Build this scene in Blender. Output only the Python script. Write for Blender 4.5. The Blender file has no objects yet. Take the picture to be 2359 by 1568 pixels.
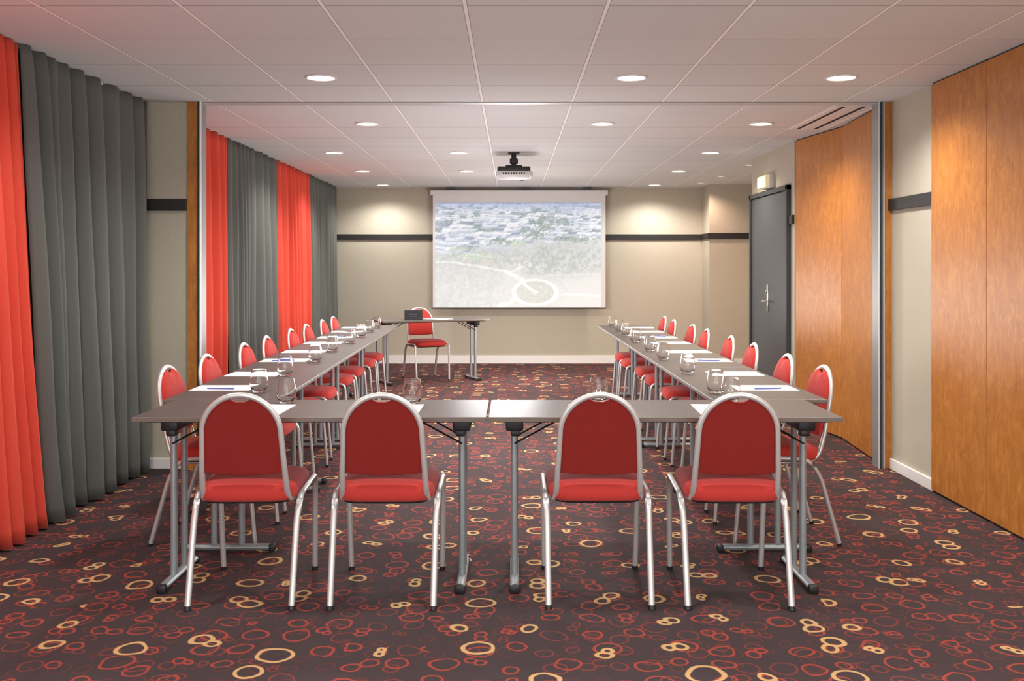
import bpy, bmesh, math, random
from mathutils import Vector, Matrix, noise
random.seed(7)
scene = bpy.context.scene
COL = scene.collection
H = 2.47
pi = math.pi

def lin(c):
    out=[]
    for v in c[:3]:
        v=v/255.0
        out.append(v/12.92 if v<=0.04045 else ((v+0.055)/1.055)**2.4)
    return (out[0],out[1],out[2],1.0)

# ------------------------------------------------------------------ materials
class NG:
    def __init__(s,name):
        s.m=bpy.data.materials.new(name); s.m.use_nodes=True
        s.t=s.m.node_tree; s.n=s.t.nodes; s.l=s.t.links
        s.b=s.n['Principled BSDF']; s.out=s.n['Material Output']
    def node(s,t,**kw):
        n=s.n.new(t)
        for k,v in kw.items(): setattr(n,k,v)
        return n
    def put(s,sock,v):
        if isinstance(v,bpy.types.NodeSocket): s.l.new(v,sock)
        elif v is not None: sock.default_value=v
    def math(s,op,a,b=None,c=None,clamp=False):
        n=s.node('ShaderNodeMath',operation=op); n.use_clamp=clamp
        s.put(n.inputs[0],a); s.put(n.inputs[1],b)
        if c is not None: s.put(n.inputs[2],c)
        return n.outputs[0]
    def vec(s,op,a,b=None,scale=None):
        n=s.node('ShaderNodeVectorMath',operation=op)
        s.put(n.inputs[0],a)
        if b is not None: s.put(n.inputs[1],b)
        if scale is not None: s.put(n.inputs['Scale'],scale)
        return n.outputs['Value'] if op in('LENGTH','DISTANCE','DOT_PRODUCT') else n.outputs['Vector']
    def sep(s,v):
        n=s.node('ShaderNodeSeparateXYZ'); s.put(n.inputs[0],v); return n.outputs
    def comb(s,x,y,z=0.0):
        n=s.node('ShaderNodeCombineXYZ'); s.put(n.inputs[0],x); s.put(n.inputs[1],y); s.put(n.inputs[2],z); return n.outputs[0]
    def mix(s,f,a,b,blend='MIX'):
        n=s.node('ShaderNodeMix',data_type='RGBA',blend_type=blend)
        s.put(n.inputs[0],f); s.put(n.inputs[6],a); s.put(n.inputs[7],b); return n.outputs[2]
    def noise(s,v,scale,detail=2,rough=0.5):
        n=s.node('ShaderNodeTexNoise'); s.put(n.inputs['Vector'],v); n.inputs['Scale'].default_value=scale
        n.inputs['Detail'].default_value=detail; n.inputs['Roughness'].default_value=rough; return n.outputs
    def obj(s): return s.node('ShaderNodeTexCoord').outputs['Object']
    def bump(s,h,strength=0.2,dist=0.01):
        n=s.node('ShaderNodeBump'); s.put(n.inputs['Height'],h); n.inputs['Strength'].default_value=strength
        n.inputs['Distance'].default_value=dist; s.l.new(n.outputs[0],s.b.inputs['Normal'])
    def scaled(s,v,sx,sy,sz):
        return s.vec('MULTIPLY',v,(sx,sy,sz))

def simple(name,rgb,rough=0.5,metal=0.0,ns=40.0,amt=0.08,bump=0.0,spec=None,stretch=(1,1,1),sheen=0):
    g=NG(name); c=lin(rgb)
    co=g.scaled(g.obj(),*stretch)
    no=g.noise(co,ns,3)[0]
    dark=tuple(v*(1-amt) for v in c[:3])+(1,); li=tuple(min(1,v*(1+amt)) for v in c[:3])+(1,)
    col=g.mix(no,dark,li); g.l.new(col,g.b.inputs['Base Color'])
    g.b.inputs['Roughness'].default_value=rough; g.b.inputs['Metallic'].default_value=metal
    if spec is not None: g.b.inputs['Specular IOR Level'].default_value=spec
    if sheen: g.b.inputs['Sheen Weight'].default_value=sheen
    if bump: g.bump(no,bump,0.004)
    return g.m

def emis(name,rgb,strength):
    g=NG(name); c=lin(rgb)
    no=g.noise(g.obj(),30)[0]
    col=g.mix(no,c,tuple(v*0.97 for v in c[:3])+(1,))
    g.l.new(col,g.b.inputs['Emission Color']); g.b.inputs['Emission Strength'].default_value=strength
    g.b.inputs['Base Color'].default_value=c
    return g.m

M={}
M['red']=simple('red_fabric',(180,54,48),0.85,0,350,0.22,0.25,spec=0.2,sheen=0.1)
M['redshade']=simple('red_fabric_shaded_back',(128,37,33),0.9,0,350,0.32,0.3,spec=0.15)  # same red cloth, darkened to paint in the shade on chair backs
M['alu']=simple('satin_aluminium',(202,202,200),0.42,0.55,60,0.04)
M['steel']=simple('grey_painted_steel',(152,159,162),0.42,0.4,60,0.05)
M['black']=simple('black_plastic',(26,26,28),0.5,0,60,0.1)
M['table']=simple('brown_grey_laminate',(80,71,67),0.42,0,25,0.10,spec=0.42,stretch=(1,6,1))
M['edge']=simple('tan_edge_band',(104,91,81),0.5,0,30,0.06)
M['white']=simple('white_paint',(232,230,226),0.5,0,30,0.03)
M['paper']=simple('white_paper',(245,244,242),0.8,0,30,0.02)
M['charcoal']=simple('charcoal_paint',(70,73,78),0.45,0,30,0.05)
M['charframe']=simple('charcoal_frame',(50,54,58),0.4,0,30,0.06)
M['rail']=simple('black_dado',(34,32,32),0.5,0,30,0.1)
M['silver']=simple('silver_plastic',(200,200,200),0.4,0.1,30,0.04)
M['greyprint']=simple('grey_print',(120,122,126),0.6,0,30,0.04)
M['chrome']=simple('brushed_chrome',(215,215,215),0.25,0.9,80,0.05)
M['track']=simple('anodised_track',(150,153,153),0.4,0.4,50,0.06)
M['bluepen']=simple('blue_pen_plastic',(90,104,174),0.4,0,30,0.05)
M['lamp']=emis('lamp_diffuser',(255,248,236),14.0)
M['lampwarm']=emis('warm_lamp_diffuser',(255,190,160),10.0)
M['exit']=emis('lit_emergency_cover',(255,240,190),0.2)
M['screenwhite']=simple('screen_fabric',(222,222,222),0.8,0,60,0.02)
M['vent']=simple('vent_dark',(40,38,38),0.7,0,40,0.1)

def wallmat():
    g=NG('beige_vertical_weave_wallpaper')
    o=g.obj()
    s=g.noise(g.scaled(o,1,1,0.03),330,1)[0]
    s2=g.noise(g.scaled(o,1,1,0.3),12,3)[0]
    c=g.mix(s,lin((175,168,151)),lin((192,185,168)))
    c=g.mix(g.math('MULTIPLY',s2,0.2),c,lin((177,170,153)))
    g.l.new(c,g.b.inputs['Base Color']); g.b.inputs['Roughness'].default_value=0.75
    g.b.inputs['Specular IOR Level'].default_value=0.25
    return g.m
M['wall']=wallmat()

def woodmat():
    g=NG('cherry_wood_veneer')
    o=g.obj()
    gr=g.noise(g.scaled(o,1,1,0.06),70,5,0.6)[0]
    d=g.noise(g.scaled(o,1,1,0.45),7,3,0.6)
    fl=g.noise(g.vec('ADD',g.scaled(o,1,1,0.5),g.vec('SCALE',d[1],scale=0.3)),18,4,0.65)[0]
    f=g.math('ADD',g.math('MULTIPLY',gr,0.32),g.math('MULTIPLY',fl,0.68))
    r=g.node('ShaderNodeValToRGB'); g.l.new(f,r.inputs[0])
    e=r.color_ramp.elements; e[0].position=0.30; e[0].color=lin((156,94,36)); e[1].position=0.70; e[1].color=lin((202,138,66))
    m=r.color_ramp.elements.new(0.5); m.color=lin((179,113,47))
    g.l.new(r.outputs[0],g.b.inputs['Base Color']); g.b.inputs['Roughness'].default_value=0.38
    g.bump(gr,0.05,0.002)
    return g.m
M['wood']=woodmat()

def curtmat(name,a,b):
    g=NG(name); o=g.obj()
    w=g.noise(g.scaled(o,1,1,0.3),400,2)[0]
    g.l.new(g.mix(w,lin(a),lin(b)),g.b.inputs['Base Color'])
    g.b.inputs['Roughness'].default_value=0.8; g.b.inputs['Specular IOR Level'].default_value=0.2
    g.b.inputs['Sheen Weight'].default_value=0.08
    g.bump(w,0.1,0.002)
    return g.m
M['curtred']=curtmat('coral_red_curtain',(208,70,54),(224,88,68))
M['curtgrey']=curtmat('grey_curtain',(92,95,91),(108,110,105))

def ceilmat():
    g=NG('suspended_ceiling_tiles')
    o=g.obj(); x,y,z=g.sep(o)
    def line(v,off,per,hw):
        a=g.math('DIVIDE',g.math('SUBTRACT',v,off),per)
        f=g.math('ABSOLUTE',g.math('SUBTRACT',g.math('FRACT',g.math('ADD',a,0.5)),0.5))
        return g.math('LESS_THAN',f,hw/per), g.math('FLOOR',a)
    lx,ix=line(x,-0.2,0.606,0.008)
    lxs,_=line(x,-0.2,0.606,0.011)
    ly,iy=line(y,6.5,0.6,0.004)
    wn=g.node('ShaderNodeTexWhiteNoise',noise_dimensions='2D'); g.put(wn.inputs['Vector'],g.comb(ix,iy))
    base=g.mix(wn.outputs[0],lin((212,214,214)),lin((218,220,220)))
    sp=g.noise(o,350,2)[0]
    base=g.mix(g.math('MULTIPLY',sp,0.3),base,lin((196,197,197)))
    base=g.mix(ly,base,lin((150,144,144)))
    base=g.mix(lxs,base,lin((150,146,146)))
    base=g.mix(lx,base,lin((250,249,249)))
    g.l.new(base,g.b.inputs['Base Color']); g.b.inputs['Roughness'].default_value=0.85
    return g.m
M['ceil']=ceilmat()

def carpetmat():
    g=NG('patterned_ring_carpet')
    o=g.obj()
    n1=g.noise(o,7,1)[1]
    dv=g.vec('SCALE',g.vec('SUBTRACT',n1,(0.5,0.5,0.5)),scale=0.055)
    x,y,z=g.sep(g.vec('ADD',o,dv))
    co=g.comb(x,y,0.0)
    def layer(s,off,pres,rmin,rmax,w,eight):
        c=g.vec('ADD',g.vec('SCALE',co,scale=1/s),(off,off*0.37,0))
        v=g.node('ShaderNodeTexVoronoi',voronoi_dimensions='2D',feature='F1'); g.put(v.inputs['Vector'],c)
        v.inputs['Scale'].default_value=1.0; v.inputs['Randomness'].default_value=0.55
        rc=g.sep(v.outputs['Color']); pos=v.outputs['Position']
        wn=g.node('ShaderNodeTexWhiteNoise',noise_dimensions='2D'); g.put(wn.inputs['Vector'],pos)
        wc=g.sep(wn.outputs['Color'])
        e=g.math('LESS_THAN',wc[0],eight)
        r1=g.math('MULTIPLY_ADD',rc[0],rmax-rmin,rmin)
        r1=g.math('MULTIPLY',r1,g.math('MULTIPLY_ADD',e,-0.35,1.0))
        r2=g.math('MULTIPLY',r1,g.math('MULTIPLY_ADD',wc[1],0.35,0.65))
        ang=g.math('MULTIPLY',rc[1],6.283)
        off2=g.comb(g.math('COSINE',ang),g.math('SINE',ang),0.0)
        L=g.math('ADD',r1,r2)
        c1=g.vec('SUBTRACT',pos,g.vec('SCALE',off2,scale=g.math('MULTIPLY',g.math('MULTIPLY',L,0.5),e)))
        c2=g.vec('ADD',pos,g.vec('SCALE',off2,scale=g.math('MULTIPLY',L,0.5)))
        d1=g.vec('DISTANCE',c,c1); d2=g.vec('DISTANCE',c,c2)
        def ringm(d,r):
            q=g.math('SUBTRACT',w*1.25,g.math('ABSOLUTE',g.math('SUBTRACT',d,r)))
            return g.math('DIVIDE',q,w*0.5,clamp=True)
        m1=ringm(d1,r1); m2=ringm(d2,r2)
        m=g.math('MAXIMUM',m1,g.math('MULTIPLY',m2,e))
        p=g.math('LESS_THAN',wc[2],pres)
        return g.math('MULTIPLY',m,p)
    fuzz=g.noise(o,420,2)[0]
    base=g.mix(fuzz,lin((49,40,42)),lin((79,67,68)))
    d0=layer(0.116,51.7,0.70,0.18,0.35,0.030,0.3)
    rB=layer(0.128,23.3,0.68,0.18,0.36,0.031,0.35)
    rA=layer(0.142,3.1,0.76,0.17,0.37,0.035,0.3)
    gd=layer(0.248,11.9,0.58,0.10,0.235,0.030,0.5)
    c=g.mix(g.math('MULTIPLY',d0,0.85),base,lin((98,55,52)))
    c=g.mix(g.math('MULTIPLY',rB,0.9),c,lin((126,60,54)))
    c=g.mix(g.math('MULTIPLY',rA,0.95),c,lin((160,68,58)))
    c=g.mix(g.math('MULTIPLY',gd,0.95),c,lin((208,168,114)))
    c=g.mix(g.math('MULTIPLY',fuzz,0.3),c,lin((64,52,51)))
    g.l.new(c,g.b.inputs['Base Color']); g.b.inputs['Roughness'].default_value=0.95
    g.b.inputs['Specular IOR Level'].default_value=0.1
    g.bump(fuzz,0.4,0.004)
    return g.m
M['carpet']=carpetmat()

def glassmat():
    g=NG('clear_drinking_glass')
    no=g.noise(g.obj(),5)[0]
    c=g.mix(no,(0.985,0.99,0.99,1),(1,1,1,1))
    g.l.new(c,g.b.inputs['Base Color'])
    g.b.inputs['Transmission Weight'].default_value=1.0
    g.b.inputs['Roughness'].default_value=0.0
    g.b.inputs['IOR'].default_value=1.36
    return g.m
M['glass']=glassmat()

def picmat():
    g=NG('projected_aerial_view')
    a=g.node('ShaderNodeAttribute',attribute_name='Col')
    b=g.mix(0.55,a.outputs['Color'],(0.12,0.125,0.13,1))
    g.l.new(b,g.b.inputs['Base Color']); g.l.new(a.outputs['Color'],g.b.inputs['Emission Color'])
    g.b.inputs['Emission Strength'].default_value=0.66
    g.b.inputs['Roughness'].default_value=0.9
    g.b.inputs['Specular IOR Level'].default_value=0.1
    return g.m
M['pic']=picmat()

# ------------------------------------------------------------------ mesh builder
class MB:
    def __init__(s): s.v=[]; s.f=[]; s.mi=[]; s.mats=[]
    def midx(s,k):
        if k not in s.mats: s.mats.append(k)
        return s.mats.index(k)
    def raw(s,vs,fs,k):
        b=len(s.v); s.v+= [tuple(v) for v in vs]; i=s.midx(k)
        for f in fs: s.f.append([b+j for j in f]); s.mi.append(i)
        return s
    def box(s,c,d,k,bev=0.0,seg=2,rot=None):
        bm=bmesh.new(); bmesh.ops.create_cube(bm,size=1.0)
        for v in bm.verts: v.co=Vector((v.co.x*d[0],v.co.y*d[1],v.co.z*d[2]))
        if bev>0: bmesh.ops.bevel(bm,geom=list(bm.edges),offset=bev,segments=seg,affect='EDGES',profile=0.5)
        R=rot if rot is not None else Matrix.Identity(3)
        bm.verts.index_update()
        vs=[R@v.co+Vector(c) for v in bm.verts]; fs=[[v.index for v in f.verts] for f in bm.faces]
        bm.free(); return s.raw(vs,fs,k)
    def tube(s,pts,rx,ry,n0,k,n=10,cap=True):
        pts=[Vector(p) for p in pts]; N=len(pts); vs=[]; fs=[]
        nn=Vector(n0)
        for i,p in enumerate(pts):
            if i==0: t=pts[1]-p
            elif i==N-1: t=p-pts[i-1]
            else: t=(pts[i+1]-p).normalized()+(p-pts[i-1]).normalized()
            t.normalize(); nn=(nn-t*nn.dot(t)).normalized(); b=t.cross(nn)
            for j in range(n):
                a=2*pi*j/n
                vs.append(p+nn*(rx*math.cos(a))+b*(ry*math.sin(a)))
        for i in range(N-1):
            for j in range(n):
                j2=(j+1)%n; fs.append([i*n+j,i*n+j2,(i+1)*n+j2,(i+1)*n+j])
        if cap: fs.append(list(range(n))[::-1]); fs.append([(N-1)*n+j for j in range(n)])
        return s.raw(vs,fs,k)
    def lathe(s,prof,c,k,n=24,axis='Z'):
        vs=[];fs=[]
        for r,h in prof:
            for j in range(n):
                a=2*pi*j/n
                p=(r*math.cos(a),r*math.sin(a),h)
                if axis=='Y': p=(p[0],p[2],p[1])
                if axis=='X': p=(p[2],p[0],p[1])
                vs.append(Vector(p)+Vector(c))
        for i in range(len(prof)-1):
            for j in range(n):
                j2=(j+1)%n; fs.append([i*n+j,i*n+j2,(i+1)*n+j2,(i+1)*n+j])
        return s.raw(vs,fs,k)
    def rings(s,rings,k,capa=True,capb=True):
        vs=[];fs=[];n=len(rings[0])
        for r in rings: vs+=list(r)
        for i in range(len(rings)-1):
            for j in range(n):
                j2=(j+1)%n; fs.append([i*n+j,i*n+j2,(i+1)*n+j2,(i+1)*n+j])
        def cap(i,rev):
            c=sum((Vector(p) for p in rings[i]),Vector())/n; vs.append(c); ci=len(vs)-1
            for j in range(n):
                j2=(j+1)%n
                fs.append([ci,i*n+j2,i*n+j] if rev else [ci,i*n+j,i*n+j2])
        if capa: cap(0,True)
        if capb: cap(len(rings)-1,False)
        return s.raw(vs,fs,k)
    def obj(s,name,parent=None,smooth=True,angle=35,fix=True):
        me=bpy.data.meshes.new(name); me.from_pydata(s.v,[],s.f)
        for k in s.mats: me.materials.append(M[k])
        me.polygons.foreach_set('material_index',s.mi)
        if fix:
            bm=bmesh.new(); bm.from_mesh(me); bmesh.ops.recalc_face_normals(bm,faces=bm.faces); bm.to_mesh(me); bm.free()
        if smooth:
            me.polygons.foreach_set('use_smooth',[True]*len(me.polygons))
            me.set_sharp_from_angle(angle=math.radians(angle))
        me.update()
        o=bpy.data.objects.new(name,me); COL.objects.link(o)
        if parent is not None: o.parent=parent
        return o

def empty(name,loc=(0,0,0),rz=0):
    o=bpy.data.objects.new(name,None); o.empty_display_size=0.1; o.location=loc; o.rotation_euler=(0,0,rz)
    COL.objects.link(o); return o
def tag(o,label,cat,group=None):
    o['label']=label; o['category']=cat
    if group: o['group']=group
    return o
def struct(o): o['kind']='structure'; return o
def copy_thing(src,loc,rz=0):
    n=src.copy(); COL.objects.link(n); n.location=loc; n.rotation_euler=(0,0,rz)
    def rec(a,b):
        for ch in a.children:
            c=ch.copy(); COL.objects.link(c); c.parent=b; c.matrix_parent_inverse=ch.matrix_parent_inverse.copy(); rec(ch,c)
    rec(src,n); return n

def fillet(pts,rads,n=6):
    pts=[Vector(p) for p in pts]; out=[pts[0]]
    for i in range(1,len(pts)-1):
        r=rads[i-1]; a,b,c=pts[i-1],pts[i],pts[i+1]
        if r<=0: out.append(b); continue
        p=b+(a-b).normalized()*r; q=b+(c-b).normalized()*r
        for j in range(n+1):
            t=j/n; out.append(p*(1-t)**2+b*2*t*(1-t)+q*t*t)
    out.append(pts[-1]); return out

# ------------------------------------------------------------------ room shell
YB=-1.2; YR=13.54
struct(MB().box((0.4,(YB+YR)/2,-0.05),(7.4,YR-YB+0.6,0.1),'carpet').obj('floor',smooth=False))
struct(MB().box((0.4,(YB+YR)/2,H+0.05),(7.4,YR-YB+0.6,0.1),'ceil').obj('ceiling',smooth=False))
struct(MB().box((0.4,YR+0.1,H/2),(7.4,0.2,H),'wall').obj('wall_back',smooth=False))
struct(MB().box((-2.72,(YB+YR)/2,H/2),(0.2,YR-YB,H),'wall').obj('wall_left',smooth=False))
m=MB()
m.box((2.71,(YB+6.5)/2,H/2),(0.3,6.5-YB,H),'wall')
m.box((2.78,(6.5+8.46)/2,H/2),(0.2,8.46-6.5,H),'wall')
m.box((3.09,(8.46+9.95)/2,H/2),(1.22,9.95-8.46,H),'wall')
struct(m.obj('wall_right',smooth=False))
struct(MB().box((3.62,(9.95+YR)/2,H/2),(0.2,YR-9.95,H),'wall').obj('wall_alcove',smooth=False))
struct(MB().box((3.095,(13.04+YR)/2,H/2),(0.85,YR-13.04,H),'wall').obj('wall_column',smooth=False))
struct(MB().box((-2.405,6.55,H/2),(0.43,0.1,H),'wall').obj('wall_partition_stub',smooth=False))
# baseboards
struct(MB().box((-0.0,YR-0.009,0.057),(5.24,0.018,0.114),'white',0.004).obj('baseboard_back',smooth=False))
struct(MB().box((3.09,13.04-0.009,0.057),(0.86,0.018,0.114),'white',0.004).obj('baseboard_column',smooth=False))
struct(MB().box((-2.405,6.491,0.036),(0.43,0.018,0.072),'white',0.004).obj('baseboard_stub',smooth=False))
struct(MB().box((2.551,6.16,0.036),(0.018,0.66,0.072),'white',0.004).obj('baseboard_right',smooth=False))
# dado rails
zr=1.775; hr=0.078
tr=1
def rail(c,d):
    global tr
    struct(MB().box(c,d,'rail',0.003).obj('trim_%d'%tr,smooth=False)); tr+=1
rail((0.03,YR-0.012,zr),(5.28,0.024,hr))
rail((3.09,13.04-0.012,zr),(0.86,0.024,hr))
rail((2.658,13.28,zr),(0.024,0.48,hr))
rail((-2.405,6.488,zr),(0.43,0.024,hr))
rail((2.548,6.165,zr),(0.024,0.67,hr))
rail((2.468,8.50,zr),(0.03,0.08,hr))
rail((2.468,9.93,zr),(0.03,0.05,hr))
rail((2.50,9.96,zr),(0.08,0.03,hr))
# partition track and jambs
def strm(c,d,k,b=0.002):
    global tr
    struct(MB().box(c,d,k,b).obj('trim_%d'%tr,smooth=False)); tr+=1
m=MB()
m.box((0.18,6.50,H-0.002),(4.72,0.006,0.006),'track',0.001)
m.box((0.18,6.545,H-0.002),(4.70,0.07,0.004),'silver',0.001)
m.box((0.18,6.59,H-0.004),(4.72,0.008,0.008),'silver',0.001)
struct(m.obj('trim_%d'%tr,smooth=False)); tr+=1
strm((-2.155,6.55,H/2),(0.07,0.12,H),'wood')
m=MB(); m.box((-2.107,6.55,H/2),(0.026,0.11,H),'track',0.003); m.box((-2.112,6.49,H/2),(0.006,0.02,H),'charframe'); m.box((-2.098,6.49,H/2),(0.008,0.016,H),'white')
struct(m.obj('trim_%d'%tr,smooth=False)); tr+=1
strm((2.536,6.55,H/2),(0.048,0.1,H),'wood')
m=MB(); m.box((2.490,6.55,H/2),(0.044,0.1,H),'track',0.003); m.box((2.490,6.496,H/2),(0.010,0.012,H),'charframe'); m.box((2.474,6.494,H/2),(0.008,0.014,H),'silver'); m.box((2.506,6.494,H/2),(0.006,0.014,H),'silver')
struct(m.obj('trim_%d'%tr,smooth=False)); tr+=1

# wood partition panels
def wpanel(a,b,label,t=0.04):
    a=Vector(a);b=Vector(b); d=b-a; L=d.length; ang=math.atan2(d.y,d.x)
    e=empty('wooden_partition_panel',((a.x+b.x)/2,(a.y+b.y)/2,0),ang)
    MB().box((0,-t/2,(H-0.008+0.012)/2),(L-0.004,t,H-0.024),'wood',0.002).obj('panel',e,smooth=False)
    MB().box((0,-t/2,0.006),(L-0.02,t*0.6,0.012),'black').obj('bottom_seal',e,smooth=False)
    MB().box((0,-t/2,H-0.005),(L-0.02,t*0.6,0.010),'black').obj('top_seal',e,smooth=False)
    tag(e,label,'partition panel','cherry wood partition panels')
lb='tall cherry wood veneer partition panel flush on the wall'
wpanel((2.535,3.1),(2.535,4.28),lb)
wpanel((2.535,4.28),(2.535,5.15),lb)
wpanel((2.535,5.15),(2.535,5.83),lb)
wpanel((2.525,6.66),(2.600,7.60),'folded cherry wood partition leaf stored beside the track post')
wpanel((2.600,7.60),(2.485,8.44),'folded cherry wood partition leaf next to the grey door')

# door
dr=empty('door_1',(2.48,9.24,0)); struct(dr)
m=MB()
m.box((-0.012,-0.655,1.045),(0.06,0.045,2.09),'charframe',0.004)
m.box((-0.012,0.655,1.045),(0.06,0.045,2.09),'charframe',0.004)
m.box((-0.012,0,2.068),(0.06,1.355,0.045),'charframe',0.004)
m.obj('door_frame',dr,smooth=False)
MB().box((-0.006,0,1.022),(0.036,1.262,2.04),'charcoal',0.003).obj('door_leaf',dr,smooth=False)
m=MB(); m.box((-0.030,0.0,1.06),(0.012,0.045,0.26),'chrome',0.004)
m.tube(fillet([(-0.03,0,1.03),(-0.085,0,1.03),(-0.085,-0.13,1.03)],[0.02]),0.010,0.010,(0,0,1),'chrome')
m.lathe([(0.0,-0.05),(0.014,-0.05),(0.014,-0.038),(0.014,-0.03)],(0,0,1.12),'chrome',12,'X')
m.obj('door_handle',dr)

# emergency lamp box
e=empty('emergency_light',(2.48,9.24,2.17))
MB().box((-0.025,0,0),(0.05,0.32,0.13),'silver',0.01).obj('housing',e)
MB().box((-0.070,0,0),(0.045,0.30,0.115),'exit',0.012).obj('lit_cover',e)
tag(e,'lit pale yellow emergency light box above the door','emergency light')

# ceiling vent
e=empty('ceiling_vent',(2.38,7.2,H))
m=MB(); 
for yy in (-0.575,0.575): m.box((0,yy,-0.004),(0.29,0.02,0.008),'white',0.001)
for xx in (-0.135,0.135): m.box((xx,0,-0.004),(0.02,1.15,0.008),'white',0.001)
m.obj('vent_frame',e,smooth=False)
m=MB(); m.box((0,0,-0.001),(0.25,1.13,0.002),'vent')
m.obj('vent_slot',e,smooth=False)
for k,w_ in ((-0.112,0.026),(-0.0125,0.100),(0.104,0.052)): MB().box((k,0,-0.004),(w_,1.12,0.004),'white',0.001).obj('vent_blade',e,smooth=False)
tag(e,'linear slotted air vent set in the tiled ceiling','air vent')

# ------------------------------------------------------------------ curtains
def curtain(y0t,y1t,y0b,y1b,key,nf,seed,label,xc=-2.45,amin=0.028):
    rnd=random.Random(seed)
    P=18
    nU=nf*P; nV=30
    amps=[amin+0.048*rnd.random() for _ in range(nf+1)]
    wd=[0.5+1.0*rnd.random() for _ in range(nf)]; S=sum(wd); cum=[0]
    for w in wd: cum.append(cum[-1]+w/S)
    drift=[rnd.uniform(-1,1) for _ in range(nf+1)]
    vs=[];fs=[]
    for j in range(nV+1):
        z=0.012+(H-0.016)*j/nV; t=j/nV
        a=y0b+(y0t-y0b)*t**0.8; b=y1b+(y1t-y1b)*t**0.8
        for i in range(nU+1):
            k=min(i//P,nf-1); fr=(i-k*P)/P
            u=cum[k]+(cum[k+1]-cum[k])*fr
            sm=fr*fr*(3-2*fr)
            amp=amps[k]*(1-sm)+amps[k+1]*sm
            dr_=drift[k]*(1-sm)+drift[k+1]*sm
            am=amp*(0.36+0.72*(1-t)**0.5)
            s=math.sin(2*pi*fr)+0.22*math.sin(4*pi*fr+1.2*dr_)*math.sin(pi*fr)
            x=xc+am*s+0.014*(1-0.7*t)*noise.noise(Vector((u*nf*0.6,t*2.5,seed*3.1)))*1.5
            y=a+(b-a)*u+0.04*dr_*(1-t)*math.sin(pi*min(1,max(0,u)))
            vs.append((x,y,z))
    W=nU+1
    for j in range(nV):
        for i in range(nU): fs.append([j*W+i,j*W+i+1,(j+1)*W+i+1,(j+1)*W+i])
    e=empty('curtain',(0,0,0))
    o=MB().raw(vs,fs,key).obj('curtain_cloth',e,angle=180,fix=False)
    sd=o.modifiers.new('s','SOLIDIFY'); sd.thickness=0.004; sd.offset=0
    ya=min(y0t,y1t); yb=max(y0t,y1t)
    MB().box((xc-0.03,(ya+yb)/2,H-0.007),(0.014,yb-ya,0.012),'white',0.002).obj('curtain_rail',e,smooth=False)
    c=Vector((xc,(ya+yb)/2,0)); e.location=c
    for ch in e.children:
        ch.location=-c
    tag(e,label,'curtain','floor length pleated curtains')
curtain(3.0,4.77,3.0,5.07,'curtred',12,11,'coral red floor-length pleated curtain',amin=0.036)
curtain(4.79,6.46,5.08,6.44,'curtgrey',9,2,'dark grey floor-length curtain beside the beige wall end')
curtain(6.66,8.28,6.66,8.30,'curtred',9,3,'coral red floor-length curtain behind the partition post')
curtain(8.29,10.02,8.31,10.02,'curtgrey',9,4,'dark grey pleated curtain between two red ones')
curtain(10.03,11.60,10.03,11.62,'curtred',8,5,'coral red pleated curtain between two grey ones')
curtain(11.61,13.46,11.63,13.46,'curtgrey',9,6,'dark grey pleated curtain at the end wall')

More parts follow.
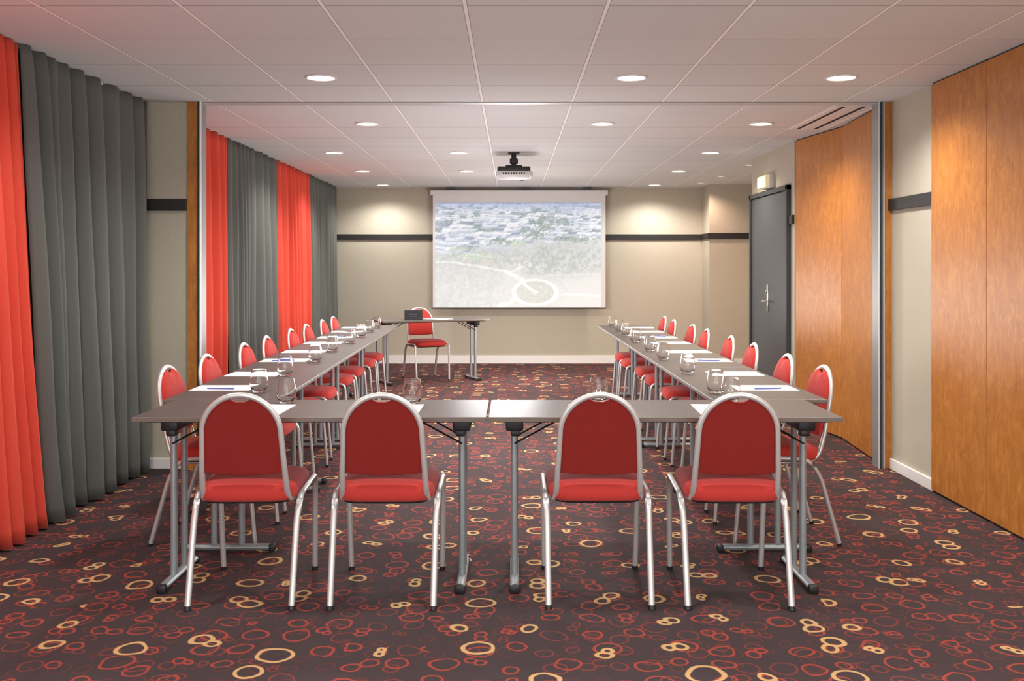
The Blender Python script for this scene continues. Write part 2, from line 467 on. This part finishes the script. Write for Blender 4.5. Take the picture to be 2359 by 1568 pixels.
# ------------------------------------------------------------------ chair
def yb(z): return -0.195-0.19*(z-0.5)
def build_chair():
    e=empty('banquet_chair')
    def srect(hx,hy,z,n=48,ex=5.0,dy=0.02):
        r=[]
        for j in range(n):
            a=2*pi*j/n; c=math.cos(a); s=math.sin(a)
            r.append(Vector((hx*math.copysign(abs(c)**(2/ex),c),dy+hy*math.copysign(abs(s)**(2/ex),s),z)))
        return r
    m=MB()
    m.rings([srect(0.185,0.20,0.402),srect(0.190,0.205,0.412)],'black')
    m.rings([srect(0.190,0.205,0.410),srect(0.199,0.213,0.418),srect(0.201,0.216,0.435),srect(0.199,0.214,0.455),srect(0.190,0.205,0.470),srect(0.165,0.180,0.480,ex=4),srect(0.10,0.12,0.486,ex=3)],'red')
    m.obj('seat',e,angle=60)
    out=[]
    hw=0.151; zc=0.692; rt=0.152; zb=0.53
    for j in range(9): out.append((-hw-0.004+ (2*hw+0.008)*j/8, zb-0.010*math.sin(pi*j/8)))
    for j in range(1,8): out.append((hw+0.004-0.004*j/8, zb+(zc-zb)*j/8))
    for j in range(0,49):
        a=pi*j/48; x=rt*math.cos(a); z=zc+rt*math.sin(a)
        dip=0.022*math.exp(-(x/0.036)**4)
        out.append((x,z-dip))
    for j in range(1,8): out.append((-hw-0.004*j/8, zc-(zc-zb)*j/8))
    cx,cz=0,0.67
    def ring(sc,off): 
        r=[]
        for x,z in out:
            X=cx+(x-cx)*sc; Z=cz+(z-cz)*sc
            r.append(Vector((X,yb(Z)+off,Z)))
        return r
    m=MB()
    m.rings([ring(0.0001,-0.004),ring(0.6,-0.004),ring(0.95,-0.004)],'redshade',capa=False,capb=False)
    m.rings([ring(0.95,-0.004),ring(0.955,-0.0065),ring(0.985,-0.0065),ring(1.0,-0.002),ring(1.0,0.004)],'redshade',capa=False,capb=False)
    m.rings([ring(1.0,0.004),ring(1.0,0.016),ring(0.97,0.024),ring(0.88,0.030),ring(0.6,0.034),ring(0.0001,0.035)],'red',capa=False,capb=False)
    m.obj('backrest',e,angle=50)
    A=0.156; R=0.156
    pts=fillet([(0.176,0.02,0.405),(0.172,-0.165,0.405),(0.165,yb(0.55),0.55)],[0.07])
    pts.append(Vector((0.160,yb(0.62),0.62)))
    for j in range(25):
        a=pi*j/24; z=zc+0.003+R*math.sin(a); pts.append(Vector((R*math.cos(a),yb(z),z)))
    pts2=[Vector((-p.x,p.y,p.z)) for p in pts[:-25]][::-1]
    MB().tube(pts+pts2,0.0122,0.0105,(1,0,0),'alu',12).obj('back_frame',e,angle=60)
    for sx in (1,-1):
        p=fillet([(0.205*sx,-0.262,0.012),(0.207*sx,-0.165,0.35),(0.212*sx,-0.10,0.425),(0.212*sx,0.06,0.432)],[0.06,0.04])
        m=MB().tube(p,0.0132,0.011,(1,0,0),'alu',12)
        m.tube([(0.205*sx,-0.2655,0.0),(0.205*sx,-0.261,0.016)],0.0145,0.012,(1,0,0),'black',12)
        m.obj('leg',e,angle=60)
        p=fillet([(0.212*sx,0.06,0.432),(0.212*sx,0.215,0.438),(0.204*sx,0.250,0.012)],[0.045])
        m=MB().tube(p,0.0122,0.010,(1,0,0),'alu',12)
        m.tube([(0.204*sx,0.2512,0.0),(0.204*sx,0.250,0.016)],0.0135,0.011,(1,0,0),'black',12)
        m.obj('leg',e,angle=60)
    MB().tube([(-0.205,0.17,0.408),(0.205,0.17,0.408)],0.008,0.008,(0,0,1),'alu',8).obj('crossbar',e)
    return e
chair=build_chair()
CL='red fabric banquet chair with silver frame'
first=[(-1.085,4.08,0.02),(-0.517,4.08,0.0),(0.350,4.09,0.0),(0.908,4.08,-0.02)]
chair.location=(first[0][0],first[0][1],0); chair.rotation_euler=(0,0,0.02)
tag(chair,CL+', at the end table','chair','red banquet chairs around the tables')
def addchair(x,y,rz,label):
    c=copy_thing(chair,(x,y,0),rz); c['label']=label
for i,(x,y,r) in enumerate(first[1:]): addchair(x,y,r,CL+', at the end table')
LY=[4.89,5.52,6.34,6.99,7.80,8.41,9.15,9.76]
RY=[4.89,5.54,6.34,6.99,7.80,8.41,9.15,9.76]
for i,y in enumerate(LY):
    addchair(-1.49-0.012*(y-4.85)+random.uniform(-0.008,0.008),y,-pi/2+random.uniform(-0.03,0.03),CL+', beside the curtains')
for i,y in enumerate(RY):
    addchair(1.325+random.uniform(-0.008,0.008)-(0.04 if i>5 else 0),y,pi/2+random.uniform(-0.03,0.03),CL+', beside wood panels')
addchair(-1.04,11.66,pi+0.43,CL+', alone behind presenter table')

# ------------------------------------------------------------------ tables
TZ=0.74
def build_table(L,D):
    e=empty('folding_table')
    m=MB(); m.box((0,0,TZ-0.010),(L-0.002,D-0.002,0.020),'edge',0.003); m.box((0,0,TZ-0.002),(L-0.008,D-0.008,0.005),'table',0.001)
    m.obj('tabletop',e,smooth=False)
    MB().box((0,0,TZ-0.024),(L-0.10,D-0.08,0.008),'black').obj('underframe',e,smooth=False)
    for sx in (1,-1):
        X=sx*(L/2-0.11)
        for sy in (1,-1):
            MB().tube([(X,sy*0.065,0.035),(X,sy*0.065,0.70)],0.0150,0.0150,(1,0,0),'steel',14).obj('leg',e)
            MB().tube([(X,sy*0.08,0.60),(X-sx*0.20,sy*0.08,0.708)],0.008,0.004,(0,1,0),'black',8).obj('folding_brace',e)
        m=MB(); m.tube([(X,-0.20,0.022),(X,0.20,0.022)],0.020,0.015,(1,0,0),'steel',12)
        for sy in (1,-1): m.box((X,sy*0.210,0.018),(0.042,0.030,0.036),'black',0.008)
        m.obj('foot',e)
        m=MB(); m.box((X,0,0.690),(0.075,0.26,0.060),'black',0.010)
        m.box((X-sx*0.005,-0.10,0.652),(0.042,0.05,0.03),'black',0.008)
        m.obj('hinge_bracket',e)
    return e
TLB='folding conference table with dark brown laminate top'
t1=build_table(1.464,0.52); t1.location=(-0.837,3.965+0.26,0); tag(t1,TLB+', set for two','table','dark folding conference tables')
t2=copy_thing(t1,(0.633,3.965+0.26,0))
SL=1.43
s1=build_table(SL,0.54)
first_side=True
for side in (-1,1):
    for k in range(4):
        yc=4.495+SL*(k+0.5)+0.002*k
        if side<0:
            cx=-1.355-0.022*(yc-4.5); rz=pi/2+0.022
        else:
            cx=1.205-0.006*(yc-4.5); rz=pi/2+0.006
        if first_side:
            s1.location=(cx,yc,0); s1.rotation_euler=(0,0,rz); tag(s1,'folding conference table with dark laminate top, in a long row','table','dark folding conference tables'); first_side=False
        else: copy_thing(s1,(cx,yc,0),rz)
p1=build_table(1.32,0.52); p1.location=(-0.97,11.42,0); p1.rotation_euler=(0,0,0.43); tag(p1,'dark folding presenter table standing alone at an angle','table','dark folding conference tables')

# ------------------------------------------------------------------ glasses, paper, pens
m=MB()
prof=[(0.00001,0.0015),(0.020,0.001),(0.026,0.0),(0.030,0.003),(0.037,0.015),(0.0435,0.032),(0.0455,0.045),(0.044,0.065),(0.039,0.090),(0.0345,0.112),(0.0340,0.1132),(0.0333,0.113),(0.0380,0.090),(0.0430,0.065),(0.0446,0.045),(0.0426,0.032),(0.0355,0.0175),(0.026,0.011),(0.00001,0.009)]
m.lathe(prof,(0,0,0),'glass',40)
gl=m.obj('drinking_glass',angle=80)
tag(gl,'clear stemless drinking glass standing on the table','glass','drinking glasses on the tables')
gp=[(-1.026,4.38),(-0.45,4.35),(0.396,4.41),(1.005,4.43)]
gL=[(-1.25,4.76),(-1.29,5.48),(-1.285,6.30),(-1.32,7.08),(-1.315,7.82),(-1.335,8.52),(-1.35,9.15),(-1.37,9.75)]
gR=[(1.0,4.73),(1.02,5.60),(1.01,6.43),(1.015,7.09),(1.015,7.92),(1.02,8.62),(1.03,9.25),(1.03,9.85)]
allg=gp+gL+gR
gl.location=(allg[0][0],allg[0][1],TZ+0.0008)
for x,y in allg[1:]: copy_thing(gl,(x,y,TZ+0.0008),random.random())
m=MB(); m.box((0,0,0.0015),(0.21,0.297,0.003),'paper'); pad=m.obj('notepad',smooth=False)
tag(pad,'blank white paper notepad lying on the table','notepad','white notepads on the tables')
m=MB(); m.tube([(0,-0.07,0.0045),(0,-0.06,0.0045),(0,0.06,0.0045),(0,0.07,0.0045)],0.0036,0.0036,(1,0,0),'bluepen',8)
m.tube([(0,0.07,0.0045),(0,0.078,0.0045)],0.002,0.002,(1,0,0),'silver',8); m.box((0.0,-0.045,0.0086),(0.003,0.045,0.0015),'silver')
pen=m.obj('ballpoint_pen'); tag(pen,'slim blue ballpoint pen lying on a notepad','pen','pens on the notepads')
pads=[]
for x in (-1.075,-0.50,0.36,0.90): pads.append((x,4.17,random.uniform(-0.05,0.05)))
for (gx,gy),y in zip(gL,LY): pads.append((-1.455-0.022*(y-4.5),y+0.02,pi/2+random.uniform(-0.05,0.08)))
for (gx,gy),y in zip(gR,RY): pads.append((1.285,y+0.02,pi/2+random.uniform(-0.08,0.05)))
fp=True
for i,(x,y,r) in enumerate(pads):
    if i==0: pad.location=(x,y,TZ+0.0008); pad.rotation_euler=(0,0,r)
    else: copy_thing(pad,(x,y,TZ+0.0008),r)
    sg=1 if i%2 else -1
    dx=Vector((math.cos(r),math.sin(r)))*0.07*sg
    rr=r+random.uniform(-0.3,0.3)
    if i in (1,3,5,7,8,10,11,13,15,16,18,19): continue
    if fp: pen.location=(x+dx.x,y+dx.y,TZ+0.0042); pen.rotation_euler=(0,0,rr); fp=False
    else: copy_thing(pen,(x+dx.x,y+dx.y,TZ+0.0042),rr)
# presenter items
pp=copy_thing(pad,(-0.88,11.42,TZ+0.0008),1.0); pp['label']='white sheet of paper on the presenter table'
e=empty('display_box',(-1.15,11.25,TZ+0.0008),0.12)
MB().box((0,0,0.055),(0.21,0.06,0.11),'black',0.003).obj('box_body',e,smooth=False)
m=MB()
for k in range(7): m.box((-0.045+k*0.013,-0.0308,0.066),(0.009,0.001,0.010),'greyprint')
for k in range(4): m.box((-0.03+k*0.02,-0.0308,0.042),(0.014,0.001,0.004),'bluepen')
m.obj('printed_marks',e,smooth=False)
tag(e,'small black box with pale printed lettering on presenter table','box')

# ------------------------------------------------------------------ downlights
def build_dl(r,key,name,label):
    e=empty(name,(0,0,H))
    MB().lathe([(r,0.0),(r+0.001,-0.006),(r-0.006,-0.010),(r-0.016,-0.006),(r-0.018,0.0)],(0,0,0),'white',32).obj('trim_ring',e,angle=60)
    MB().lathe([(r-0.017,-0.003),(0.001,-0.004)],(0,0,0),key,32).obj('lamp_lens',e)
    return e
pos=[(-1.12,5.65),(0.70,5.65),(1.93,5.65),(-1.12,7.47),(0.70,7.47),(1.93,7.47),(-1.73,9.37),(-0.52,9.37),(1.93,9.37),(-1.73,11.15),(-0.52,11.15),(1.93,11.15),(-1.75,13.05),(1.93,13.05),
     (-1.87,3.86),(0.11,3.86),(1.9,3.86),(-1.12,2.0),(0.70,2.0),(1.93,2.0),(-1.12,0.3),(0.7,0.3),(1.93,0.3)]  # last two rows: unseen downlights over the camera, added for fill light
d=build_dl(0.093,'lamp','recessed_downlight','')
tag(d,'round white recessed downlight glowing in the tiled ceiling','downlight','round recessed ceiling downlights')
def spot(x,y,P,col,ang=150,blend=0.7,r=0.07,z=H-0.02):
    l=bpy.data.lights.new('downlight_lamp','SPOT'); l.energy=P; l.color=col; l.spot_size=math.radians(ang); l.spot_blend=blend; l.shadow_soft_size=r
    o=bpy.data.objects.new('downlight_lamp',l); COL.objects.link(o); o.location=(x,y,z)
for i,(x,y) in enumerate(pos):
    if i==0: d.location=(x,y,H)
    else: copy_thing(d,(x,y,H))
    P=106
    if y>13: P=88
    if y<4: P=78
    if y<3: P=55
    col=(1.0,0.96,0.92) if x<1.5 or y<6 or y>13 else (1.0,0.87,0.66)
    spot(x,y,P,col)
w=build_dl(0.05,'lampwarm','alcove_spotlight','')
tag(w,'small warm recessed spotlight in the ceiling','spotlight','small warm recessed spotlights')
for i,(x,y) in enumerate([(2.58,10.49),(2.56,11.8),(2.50,12.75)]):
    if i==0: w.location=(x,y,H)
    else: copy_thing(w,(x,y,H))
    spot(x,y,42,(1.0,0.70,0.56),r=0.03)
# soft photographic fill from within the room
def fill(x,y,z,P,r=0.3,col=(0.98,0.98,1.0)):
    l=bpy.data.lights.new('soft_fill_lamp','POINT'); l.energy=P; l.color=col; l.shadow_soft_size=r
    o=bpy.data.objects.new('soft_fill_lamp',l); COL.objects.link(o); o.location=(x,y,z)
fill(-0.1,7.0,0.95,48); fill(-0.1,9.2,0.95,50); fill(0.1,11.4,0.95,62,col=(1,0.96,0.91))
fill(-1.2,1.8,0.8,34); fill(1.4,1.8,0.8,34)

# ------------------------------------------------------------------ projector
e=empty('ceiling_projector',(0.018,9.42,0))
m=MB(); m.box((0,0,2.255),(0.365,0.30,0.062),'silver',0.022,4); m.box((0,0,2.228),(0.30,0.26,0.02),'silver',0.006)
for k in range(9): m.box((-0.10+k*0.025,-0.150,2.258),(0.012,0.004,0.022),'vent')
m.obj('body',e)
MB().box((0,0.0,2.302),(0.32,0.27,0.050),'black',0.014,3).obj('top_cover',e)
m=MB(); m.lathe([(0.0,0.185),(0.036,0.185),(0.045,0.18),(0.045,0.14)],(0.08,0,2.258),'black',24,'Y'); m.obj('lens',e)
m=MB(); m.box((0,0,2.336),(0.16,0.12,0.022),'black',0.004); m.tube([(0,0,2.33),(0,0,H-0.015)],0.024,0.024,(1,0,0),'black',14)
m.box((0,0,H-0.008),(0.11,0.11,0.015),'black',0.003); m.box((0,0,2.39),(0.08,0.06,0.05),'black',0.006)
m.obj('ceiling_mount',e)
tag(e,'silver and black projector hanging from a black ceiling mount','projector')

# ------------------------------------------------------------------ projection screen
YS=13.40; f=2220.0
def wx(px,y=YS): return (px-1180)/f*y
def wz(py,y=YS): return 1.36-(py-614)/f*y
e=empty('projection_screen',(wx(1196.5),YS,0)); cx=wx(1196.5)
m=MB(); m.box((0,0.02,(wz(438)+wz(450))/2),(wx(1401)-wx(994),0.08,wz(438)-wz(450)),'screenwhite',0.010,3)
for s in (-1,1): m.box((s*(wx(1401)-wx(994))/2,0.02,(wz(438)+wz(450))/2),(0.015,0.085,0.078),'silver',0.004)
m.obj('screen_housing',e)
MB().box((0,0.004,(wz(449)+wz(708))/2),(wx(1395)-wx(997),0.004,wz(449)-wz(708)),'screenwhite').obj('screen_fabric',e,smooth=False)
MB().box((0,0.004,wz(709.5)),(wx(1396)-wx(996),0.024,0.018),'black',0.004).obj('bottom_bar',e,smooth=False)
for k in (-0.95,0.1,0.95): MB().box((k,0.02,(wz(437)+H)/2+0.003),(0.10,0.03,H-wz(437)),'charframe',0.003).obj('ceiling_bracket',e,smooth=False)
def fbm(x,y,s,o=4): return noise.fractal(Vector((x*s,y*s,3.3)),0.6,2.1,o)
def sst(a,b,x):
    t=max(0,min(1,(x-a)/(b-a))); return t*t*(3-2*t)
def mixc(a,b,t): return tuple(a[i]*(1-t)+b[i]*t for i in range(3))
def seg(px,py,ax,ay,bx,by):
    dx,dy=bx-ax,by-ay; t=max(0,min(1,((px-ax)*dx+(py-ay)*dy)/(dx*dx+dy*dy))); return math.hypot(px-ax-t*dx,py-ay-t*dy)
def hsh(a,b,c=0):
    v=math.sin(a*127.1+b*311.7+c*74.7)*43758.5453; return v-math.floor(v)
rows=[]; yy=450.0; hgt=3.4
while yy<610: rows.append((yy,hgt)); yy+=hgt; hgt*=1.07
def citycol(px,py,n2):
    w0=7+ (py-466)*0.16
    py=py+4.5*fbm(px+40,py,0.018,2)+ (hsh(math.floor(px/(w0*2.2)),5)-0.5)*5
    for ri,(y0,h) in enumerate(rows):
        if y0<=py<y0+h: break
    w=h*2.3
    skew=(px+ (hsh(ri,1)*60)+ (py-y0)*0.8)
    k=math.floor(skew/w); fr=skew/w-k; r=hsh(k,ri,3); r2=hsh(k,ri,7)
    vy=(py-y0)/h
    if r<0.54:
        base=(247,250,254) if vy<0.45 else ((218,226,238) if fr<0.55+0.3*r2 else (176,188,208))
    elif r<0.72: base=(224,231,242) if vy<0.5 else (188,200,218)
    elif r<0.82: base=(146,160,182) if vy<0.6 else (196,206,220)
    else:        base=(156,174,172) if n2>-0.1 else (130,148,154)
    if fr<0.08 or vy>0.92: base=mixc(base,(146,160,182),0.4)
    return base
def bez(p0,p1,p2,n=8):
    return [((1-t)**2*p0[0]+2*t*(1-t)*p1[0]+t*t*p2[0],(1-t)**2*p0[1]+2*t*(1-t)*p1[1]+t*t*p2[1]) for t in [i/n for i in range(n+1)]]
paths=[(bez((1003,602),(1080,606),(1168,626)),2.6,.55),(bez((1168,626),(1200,640),(1236,672)),4.0,.85),(bez((1284,676),(1320,676),(1390,682)),2.4,.7),
       (bez((1168,626),(1190,624),(1208,614)),2.2,.4),(bez((1140,706),(1180,700),(1192,684)),4.6,.55),(bez((1060,577),(1100,590),(1140,594)),1.4,.4),
       (bez((1112,552),(1084,572),(1068,600)),1.4,.35),(bez((1230,640),(1300,628),(1390,634)),1.6,.28)]
psegs=[]
for pl,w_,al in paths:
    for a,b in zip(pl[:-1],pl[1:]): psegs.append((a[0],a[1],b[0],b[1],w_,al))
def piccol(px,py):
    n=fbm(px,py,0.03); n2=fbm(px+500,py,0.12,3)
    haze=sst(470,690,py)
    c=mixc((192,200,206),(222,223,219),haze)
    g=fbm(px*0.7+90,py*1.6,0.02,2)
    c=mixc(c,(206,213,205),sst(0.0,0.5,g)*0.5)
    tmask=sst(565,588,py+12*n)*(1-sst(600,645,py+14*n))*0.8+0.5*sst(615,640,py+10*n)*(1-sst(1140,1180,px))
    tmask=max(tmask,sst(1190,1240,px+20*n)*sst(555,585,py+10*n)*(1-sst(620,660,py+(px-1250)*0.1)))
    tex=max(0,min(1,0.5+1.1*n2))
    c=mixc(c,mixc((154,167,162),(203,209,204),tex),min(1,tmask)*0.72)
    edge=562-0.10*(px-1180)
    city=1-sst(edge-8,edge+14,py+16*n)
    city*=0.62+0.38*sst(-0.55,-0.1,n+0.25)
    if city>0:
        b=citycol(px,py,n2)
        b=mixc(b,(150,168,214),(1-sst(466,496,py))*0.55)
        c=mixc(mixc(c,(174,190,190),0.5*min(1,city*2)),b,city*0.92)
    for (ax,ay,rx,ry) in ((1100,590,45,8),(1190,560,24,7),(1060,572,22,6)):
        dd=math.hypot((px-ax)/rx,(py-ay)/ry)
        if dd<1.3: c=mixc(c,(196,215,182),0.5*(1-sst(0.7,1.3,dd)))
    for (ax,ay,rx,ry) in ((1130,606,20,5),(1205,600,12,4),(1078,602,10,4)):
        dd=math.hypot((px-ax)/rx,(py-ay)/ry)
        if dd<1+0.4*n2: c=mixc(c,(202,188,176),0.4)
    for (ax,ay,rx,ry) in ((1250,520,24,22),(1235,540,34,12),(1290,512,30,8),(1150,556,30,8),(1330,552,40,10)):
        dd=math.hypot((px-ax)/rx,(py-ay)/ry)+0.9*n2
        t=1-sst(0.6,1.0,dd)
        if t>0: c=mixc(c,mixc((106,130,120),(162,180,172),max(0,min(1,0.5+1.2*fbm(px,py,0.25,2)))),0.66*t)
    if 1185<px<1240 and 602<py<620 and n2>0.2: c=mixc(c,(244,244,244),0.6)
    W=(248,248,246)
    jx=px+4*n2; jy=py+2.5*n
    for (a,b,cc,d_,w_,al) in psegs:
        if abs(px-(a+cc)/2)>abs(a-cc)/2+10: continue
        s_=seg(jx,jy,a,b,cc,d_)
        t=1-sst(w_*0.3,w_*1.6,s_)
        if t>0: c=mixc(c,W,al*t)
    rr=math.hypot((px-1233)/54,(py-673)/31)+0.03*n2
    if rr<1.04:
        if rr>0.80: c=mixc(c,W,0.8*sst(0.80,0.88,rr)*(1-sst(0.96,1.04,rr)))
        else:
            c=mixc((211,212,201),(194,199,187),max(0,min(1,0.5+n2)))
            if 0.42<rr<0.50: c=mixc(c,(230,230,222),0.3)
            if seg(px,py,1190,640,1233,673)<3.6: c=mixc(c,W,0.85)
            if rr<0.16: c=(232,231,225)
    elif rr<1.4: c=mixc(c,(196,201,192),0.4*max(0,min(1,0.6+n2*1.5)))
    c=mixc(c,(234,234,232),0.24*sst(560,700,py)*(0.4 if rr<1.05 else 1))
    c=mixc(c,(236,240,246),0.14)
    if py<469: c=mixc(c,(120,140,190),0.5)
    return c
NX,NY=480,300
x0,x1,y0,y1=1003,1385,466,706
vs=[];fs=[];cols=[]
for j in range(NY+1):
    py=y1+(y0-y1)*j/NY
    for i in range(NX+1):
        px=x0+(x1-x0)*i/NX
        vs.append((wx(px)-cx,-0.001,wz(py)))
        cols.append(lin(piccol(px,py)))
for j in range(NY):
    for i in range(NX):
        a=j*(NX+1)+i; fs.append([a,a+1,a+NX+2,a+NX+1])
po=MB().raw(vs,fs,'pic').obj('projected_picture',e,smooth=False,fix=False)
at=po.data.color_attributes.new('Col','FLOAT_COLOR','POINT')
at.data.foreach_set('color',[v for c in cols for v in c])
po['label']='faded aerial city view with round plaza projected on screen'
tag(e,'white pull-down screen showing a faded aerial city view','projection screen')

# ------------------------------------------------------------------ world, camera
wd=bpy.data.worlds.new('World'); scene.world=wd; wd.use_nodes=True
bg=wd.node_tree.nodes['Background']; bg.inputs[0].default_value=(0.97,0.98,1.0,1); bg.inputs[1].default_value=2.8
cam=bpy.data.cameras.new('camera'); co=bpy.data.objects.new('camera',cam); COL.objects.link(co)
co.location=(0,0,1.36); co.rotation_euler=(pi/2,0,0)
cam.sensor_fit='HORIZONTAL'; cam.sensor_width=36; cam.lens=2220/2359*36; cam.shift_y=-(784-614)/2359; cam.clip_start=0.05
scene.camera=co
try: scene.view_settings.view_transform='Standard'
except Exception as ex: print(ex)
